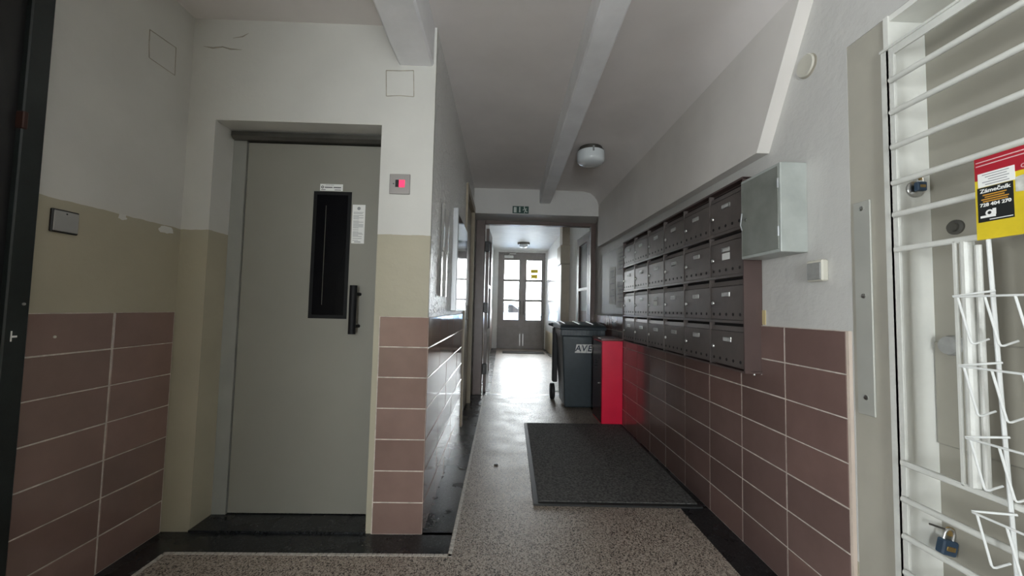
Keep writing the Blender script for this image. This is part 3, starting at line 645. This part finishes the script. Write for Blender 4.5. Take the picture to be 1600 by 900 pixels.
# notice board on right wall beyond mailboxes
nb = root('notice_board', (XR-0.01, 4.3, 1.08), 'grey notice board with torn papers beyond the mailboxes', 'notice board')
MB().box(XR-0.014, XR-0.002, 3.76, 4.72, 1.10, 1.80).build('board', simple('board_grey', (0.24, 0.23, 0.21), 0.5, var=0.12), nb)
for (y0, y1, z0, z1) in ((3.82, 4.10, 1.50, 1.78), (3.80, 4.12, 1.16, 1.44), (4.16, 4.40, 1.20, 1.62)):
    mb = MB(); c = [(y0, z0), (y1, z0+0.01), (y1-0.01, z1), (y0+0.015, z1-0.012)]; mb.prism(c, 'x', XR-0.0165, XR-0.0145); sh = mb.build('paper_sheet', simple('aged_paper', (0.42, 0.42, 0.39), 0.6, var=0.2, vs=14), nb)
    pp = MB()
    for k in range(5):
        zz = z1-0.05-k*(z1-z0-0.08)/5; pp.box(XR-0.0172, XR-0.0166, y0+0.04, y1-0.04-0.05*(k % 2), zz-0.008, zz+0.004)
    pp.build('print', M_inkg, sh)

# ------------------------------------------------------------------ door mat
dmt = root('door_mat', (0.69, 3.12, 0), 'large dark grey carpet mat with rubber edge below the mailboxes', 'mat')
MB().prism([(0.205, 2.315), (1.185, 2.300), (1.205, 3.925), (0.240, 3.930)], 'z', 0.0, 0.011).build('rubber_base', M_rubber, dmt)
MB().prism([(0.235, 2.345), (1.165, 2.330), (1.18, 3.90), (0.268, 3.905)], 'z', 0.010, 0.017).build('carpet_pile', M_mat, dmt)
fm = tag(MB().cham(0.02, 1.10, 10.0, 10.45, 0.0, 0.015, 0.004).build('door_mat', M_mat), 'small dark mat in front of the entrance double door', 'mat')
lt = MB().prism([(0.0, 0.0), (0.035, 0.006), (0.04, 0.02), (0.015, 0.018), (-0.006, 0.012)], 'z', 0.0, 0.008)
for i, v in enumerate(lt.v): lt.v[i] = (v[0]*0.6-0.03, v[1]*0.6+2.89, v[2])
tag(lt.build('litter_scrap', M_blackp), 'tiny black scrap lying on the terrazzo left of the mat', 'litter')

# ------------------------------------------------------------------ wheelie bin
bn = root('wheelie_bin', (0.92, 4.8, 0), 'dark blue-grey wheelie bin beside the red box', 'bin')
m = MB()
def frus(mb, b, t, z0, z1):
    n = len(mb.v)
    for (x0, x1, y0, y1), z in ((b, z0), (t, z1)): mb.v += [(x0, y0, z), (x1, y0, z), (x1, y1, z), (x0, y1, z)]
    mb.f += [[n, n+1, n+2, n+3], [n+4, n+5, n+6, n+7]] + [[n+i, n+(i+1) % 4, n+4+(i+1) % 4, n+4+i] for i in range(4)]
frus(m, (0.735, 1.105, 4.52, 4.96), (0.690, 1.165, 4.49, 5.08), 0.02, 0.84); bo = m.build('body', M_bin, bn)
bv = bo.modifiers.new('bevel', 'BEVEL'); bv.width = 0.02; bv.segments = 3
MB().cham(0.672, 1.183, 4.470, 5.10, 0.835, 0.915, 0.008).build('rim', M_bin, bn)
for x0, x1 in ((0.650, 0.712), (1.10, 1.165)): MB().cham(x0, x1, 4.985, 5.075, 0.22, 0.905, 0.01).build('rear_flange', M_bingrey, bn)
rb = MB()
for k in range(14): rb.box(0.70+k*0.033, 0.712+k*0.033, 4.464, 4.472, 0.842, 0.908)
rb.build('rim_ribs', M_bin, bn)
ldm = MB(); K = 10
prof = [(4.452, 0.905), (4.452, 0.935), (4.50, 0.957), (4.62, 0.972), (4.85, 0.985), (5.02, 0.985), (5.12, 0.965), (5.14, 0.92), (5.12, 0.905)]
ldm.prism(prof, 'x', 0.660, 1.195); lo = ldm.build('lid', M_bin, bn); bv = lo.modifiers.new('bevel', 'BEVEL'); bv.width = 0.012; bv.segments = 2
lr = MB()
for x in (0.76, 0.93, 1.09): lr.tube([(x-0.03, 4.53, 0.968), (x-0.03, 4.95, 0.990)], 0.010, 8); 
lr.build('lid_ribs', M_bin, lo)
MB().tube([(0.66, 5.12, 0.93), (0.625, 5.17, 0.94), (0.66, 5.18, 0.945), (1.10, 5.18, 0.945), (1.15, 5.13, 0.93)], 0.016, 10).build('handle', M_bin, bn, smooth=True)
for x in (0.628, 1.115): 
    w_ = MB().lathe([(0.09, 0), (0.10, 0.008), (0.10, 0.045), (0.09, 0.053)], (x, 5.03, 0.101), 'x', 28).build('wheel', M_bingrey, bn, smooth=True)
    MB().lathe([(0.055, -0.003), (0.05, -0.005), (0.0, -0.005)], (x, 5.03, 0.101), 'x', 20).build('hub', M_bin, w_, smooth=True)
MB().tube([(0.66, 5.03, 0.101), (1.12, 5.03, 0.101)], 0.012, 10).build('axle', M_chrome, bn)
# AVE lettering on slanted white tiles
for i, chx in enumerate('AVE'):
    x0 = 0.850+i*0.066; mb = MB(); yb = 4.4885
    mb.prism([(x0-0.012, 0.645), (x0+0.050, 0.645), (x0+0.068, 0.742), (x0+0.006, 0.742)], 'y', yb, yb+0.006); tl = mb.build('letter_tile', M_paper, bo)
    me = text_mesh('letter', chx, 0.095, simple('logo_navy', (0.03, 0.04, 0.07), 0.5) if i == 0 else bpy.data.materials['logo_navy'], bold=0.002)
    me.transform(Matrix.Translation((x0+0.028, yb-0.0008, 0.694)) @ Matrix.Rotation(math.pi/2, 4, 'X') @ Matrix(((1, 0.18, 0, 0), (0, 1, 0, 0), (0, 0, 1, 0), (0, 0, 0, 1))))
    link('letter', me, tl)

# ------------------------------------------------------------------ red box
rx = root('red_box', (1.11, 4.09, 0), 'tall bright red metal box against the tiled wall', 'box')
MB().cham(1.008, XR-0.001, 3.93, 4.30, 0.0, 0.832, 0.004).build('body', M_red, rx)
MB().cham(0.996, XR-0.001, 3.925, 4.305, 0.830, 0.855, 0.004).build('lid', simple('red_box_lid', (0.10, 0.03, 0.03), 0.3), rx)
sd = MB().cham(1.001, 1.009, 3.945, 4.29, 0.02, 0.815, 0.002).build('side_door', M_darkred, rx)
MB().tube([(1.001, 4.0, 0.40), (0.985, 4.0, 0.40)], 0.007, 8).build('knob', M_chrome, sd)
for k in range(4): MB().box(0.9995, 1.0015, 4.08, 4.17, 0.52+k*0.03, 0.535+k*0.03).build('slot', M_blackp, sd)

# ------------------------------------------------------------------ right near doorway with grille
d6 = root('door_6', (1.3, 0.72, 0), 'cream door behind the white security grille at the right', 'door', kind='structure')
MB().box(XR+0.0108, 1.40, 1.205, 1.3465, 0, 2.1045).build('casing', M_cream, d6)
MB().box(XR+0.010, 1.40, 0.221, 0.30, 0, 2.1045).build('casing', M_cream, d6)
MB().box(XR+0.0045, 1.352, 1.190, 1.2055, 0, 2.1045).build('jamb', M_creamw, d6)
MB().box(XR+0.010, 1.36, 0.301, 1.189, 2.085, 2.1045).build('head', M_creamw, d6)
dl = MB().box(1.345, 1.385, 0.30, 1.19, 0.01, 2.085).build('leaf', M_doorpanel, d6)
MB().cham(1.335, 1.346, 0.30, 1.188, 0.75, 1.06, 0.004).build('lock_rail', M_doorpanel, dl)
MB().lathe([(0.030, 0.012), (0.030, 0.0), (0.026, -0.012), (0.0, -0.014)], (1.333, 1.137, 1.05), 'x', 24).build('knob', M_switch, dl, smooth=True)
MB().lathe([(0.022, 0.006), (0.022, -0.006), (0.014, -0.008), (0.014, -0.016), (0.0, -0.016)], (1.345, 1.122, 1.402), 'x', 24).build('lock_cylinder', M_steel_dark, dl, smooth=True)
pt_ = MB().cham(XR+0.0045, XR+0.0115, 1.268, 1.331, 0.802, 1.525, 0.002).build('strike_plate', simple('grey_painted_plate', (0.42, 0.42, 0.385), 0.4, 0.2, var=0.06), d6)
for z in (0.86, 1.20, 1.50): MB().lathe([(0.008, 0.001), (0.008, -0.002), (0.003, -0.004), (0.0, -0.004)], (XR+0.0045, 1.298, z), 'x', 14).build('screw', M_chrome, pt_, smooth=True)

gl = root('security_grille', (1.21, 0.72, 0.05), 'white painted steel security grille of horizontal rods at the right edge', 'grille')
gp = MB().cham(1.214, 1.223, 1.166, 1.208, 0.05, 1.985, 0.001).box(1.214, 1.238, 1.182, 1.189, 0.05, 1.985); gp.build('post', M_grille, gl)
gp = MB().box(1.205, 1.211, 0.25, 0.30, 0.05, 1.985); gp.build('post', M_grille, gl)
MB().box(1.210, 1.240, 0.25, 1.208, 1.985, 1.993).box(1.214, 1.220, 0.25, 1.165, 1.960, 1.985).build('top_rail', M_grille, gl)
for z in (1.876, 1.772, 1.661, 1.547, 1.447): MB().tube([(1.208, 1.172, z), (1.208, 0.28, z)], 0.009, 12).build('rod', M_grille, gl, smooth=True)
for z in (0.59, 0.482, 0.379, 0.27, 0.16): MB().tube([(1.208, 1.172, z), (1.208, 0.28, z)], 0.009, 12).build('rod', M_grille, gl, smooth=True)
for z in (1.338, 0.697): MB().cham(1.199, 1.214, 0.28, 1.172, z-0.008, z+0.008, 0.003).build('flat_bar', M_grille, gl)
MB().box(1.199, 1.206, 1.006, 1.012, 0.70, 1.335).tube([(1.213, 0.990, 0.70), (1.213, 0.990, 1.335)], 0.014, 12).tube([(1.215, 0.968, 0.70), (1.215, 0.968, 1.32)], 0.007, 10).build('upright', M_grille, gl, smooth=False)

# sign plate on the grille
sg = root('sign_plate', (1.19, 0.77, 1.327), 'red and yellow advertising plate fixed to the grille', 'sign')
Xs = 1.186
MB().box(Xs, Xs+0.004, 0.60, 0.946, 1.327, 1.532).build('plate', M_yellow, sg)
MB().box(Xs-0.0004, Xs+0.001, 0.60, 0.9455, 1.476, 1.5318).build('red_band', M_signred, sg)
pl_ = MB().box(Xs-0.0010, Xs, 0.868, 0.939, 1.457, 1.492).build('white_sticker', M_paper, sg)
pp = MB()
for k in range(5): pp.box(Xs-0.0014, Xs-0.0009, 0.878 + 0.004*(k % 2), 0.930-0.006*(k % 3), 1.487-k*0.0062-0.001, 1.487-k*0.0062+0.001)
pp.build('print', M_inkg, pl_)
pp = MB()
for k, (a, b) in enumerate(((0.80, 0.942), (0.79, 0.942))): pp.box(Xs-0.0009, Xs-0.0003, a, b, 1.521-k*0.009-0.0013, 1.521-k*0.009+0.0013)
pp.build('red_band_print', simple('pale_pink_print', (0.62, 0.40, 0.40), 0.6), sg)
bs = MB().box(Xs-0.0010, Xs, 0.872, 0.941, 1.370, 1.456).build('black_sticker', M_signblack, sg)
text_on('sticker_title', 'Zámečník', 0.0135, M_paper, bs, (Xs-0.0013, 0.906, 1.4465), 'x-', fit=0.060, bold=0.0003)
text_on('phone_number', '728 404 270', 0.0115, M_paper, bs, (Xs-0.0013, 0.906, 1.4115), 'x-', fit=0.060, bold=0.0003)
pp = MB()
for k, (a, b) in enumerate(((0.884, 0.930), (0.888, 0.926), (0.880, 0.933), (0.882, 0.930))): pp.box(Xs-0.0014, Xs-0.0009, a, b, 1.4365-k*0.0055-0.0014, 1.4365-k*0.0055+0.0014)
pp.build('orange_print', M_orange, bs)
kp = MB(); ring(kp, Xs-0.0013, 0.918, 1.391, 0.004, 0.008, 'x', 14); kp.box(Xs-0.0014, Xs-0.0009, 0.906, 0.936, 1.380, 1.3855).box(Xs-0.0014, Xs-0.0009, 0.905, 0.912, 1.385, 1.400).box(Xs-0.0014, Xs-0.0009, 0.874, 0.918, 1.3735, 1.3755); kp.build('tool_picture', M_paper, bs)
ps_ = MB().prism([(0.868, 1.462), (0.76, 1.475), (0.74, 1.455), (0.80, 1.440), (0.845, 1.425), (0.868, 1.428)], 'x', Xs-0.0006, Xs+0.0005).build('pale_patch', simple('pale_print', (0.50, 0.50, 0.46), 0.5, var=0.25, vs=60), sg)
kp = MB(); ring(kp, Xs-0.0012, 0.852, 1.485, 0.003, 0.005, 'x', 14); kp.box(Xs-0.0012, Xs-0.0008, 0.80, 0.844, 1.4840, 1.4862); kp.build('logo_print', bpy.data.materials['pale_pink_print'], sg)

# wire brochure rack
rk = root('wire_rack', (1.17, 0.86, 0.35), 'white wire brochure rack with stacked pockets hanging on the grille', 'rack')
for yy in (0.930, 0.790): 
    MB().tube([(1.194, yy, 1.345), (1.194, yy-0.012, 0.95), (1.194, yy-0.035, 0.30)], 0.0045, 8).build('upright_wire', M_wire, rk, smooth=True)
for k in range(5):
    z = 1.186-0.172*k; dy = -0.0075*k; ya = 0.962+dy; yb = 0.62+dy
    XF, XB = 1.134, 1.190
    pk_ = MB().tube([(XB, ya-0.045, z+0.014), (XF+0.002, ya, z), (XF, ya-0.004, z-0.001), (XF, yb, z-0.001), (XB, yb+0.04, z+0.014)], 0.0028, 7).build('pocket', M_wire, rk, smooth=True)
    for q in range(5):
        yq = ya-0.012-0.055*q
        MB().tube([(XF, yq, z), (XF+0.018, yq-0.010, z-0.112), (XF+0.021, yq-0.011, z-0.116), (XF+0.026, yq-0.012, z-0.116), (XB, yq-0.016, z-0.104)], 0.0026, 7).build('pocket_wire', M_wire, pk_, smooth=True)

# padlocks on the jamb
def padlock(x, y, z, label, s=1.0, rz=0.0):
    p = root('padlock', (x, y, z), label, 'padlock')
    def put(mb, name, m, par, smooth=False):
        me = mb.mesh(name, m, smooth); me.transform(Matrix.Translation((x, y, z)) @ Matrix.Rotation(rz, 4, 'Y') @ Matrix.Scale(s, 4)); return link(name, me, par)
    b = put(MB().cham(-0.024, 0.024, -0.012, 0.012, -0.045, 0.0, 0.004), 'body', M_blueplastic, p)
    put(MB().cham(-0.014, 0.014, -0.0135, -0.0115, -0.030, -0.016, 0.0015), 'badge', M_brass, b)
    put(MB().tube([(-0.015, 0, -0.004), (-0.015, 0, 0.018), (-0.010, 0, 0.029), (0, 0, 0.033), (0.010, 0, 0.029), (0.015, 0, 0.018), (0.015, 0, -0.004)], 0.004, 10), 'shackle', M_chrome, p, True)
    h = put(MB().tube([(-0.06, 0.006, 0.030), (-0.02, 0.004, 0.028), (0.004, 0.004, 0.026)], 0.003, 8), 'hasp_pin', M_steel_dark, p)
    put(MB().lathe([(0.014, 0), (0.014, 0.006)], (0.004, 0.001, 0.024), 'y', 16), 'hasp_eye', M_brass, p)
padlock(1.323, 1.155, 0.482, 'dark blue padlock hanging low behind the grille rods', 0.95, 0.25)
o = padlock(1.290, 1.168, 1.552, 'blue-grey padlock on a round plate high behind the grille rods', 0.62)
tag(MB().lathe([(0.026, 0.0), (0.026, -0.005), (0.022, -0.008), (0.0, -0.008)], (1.292, 1.190, 1.535), 'y', 24).build('lock_rosette', M_chrome, smooth=True), 'round steel plate on the jamb behind the upper padlock', 'lock plate')
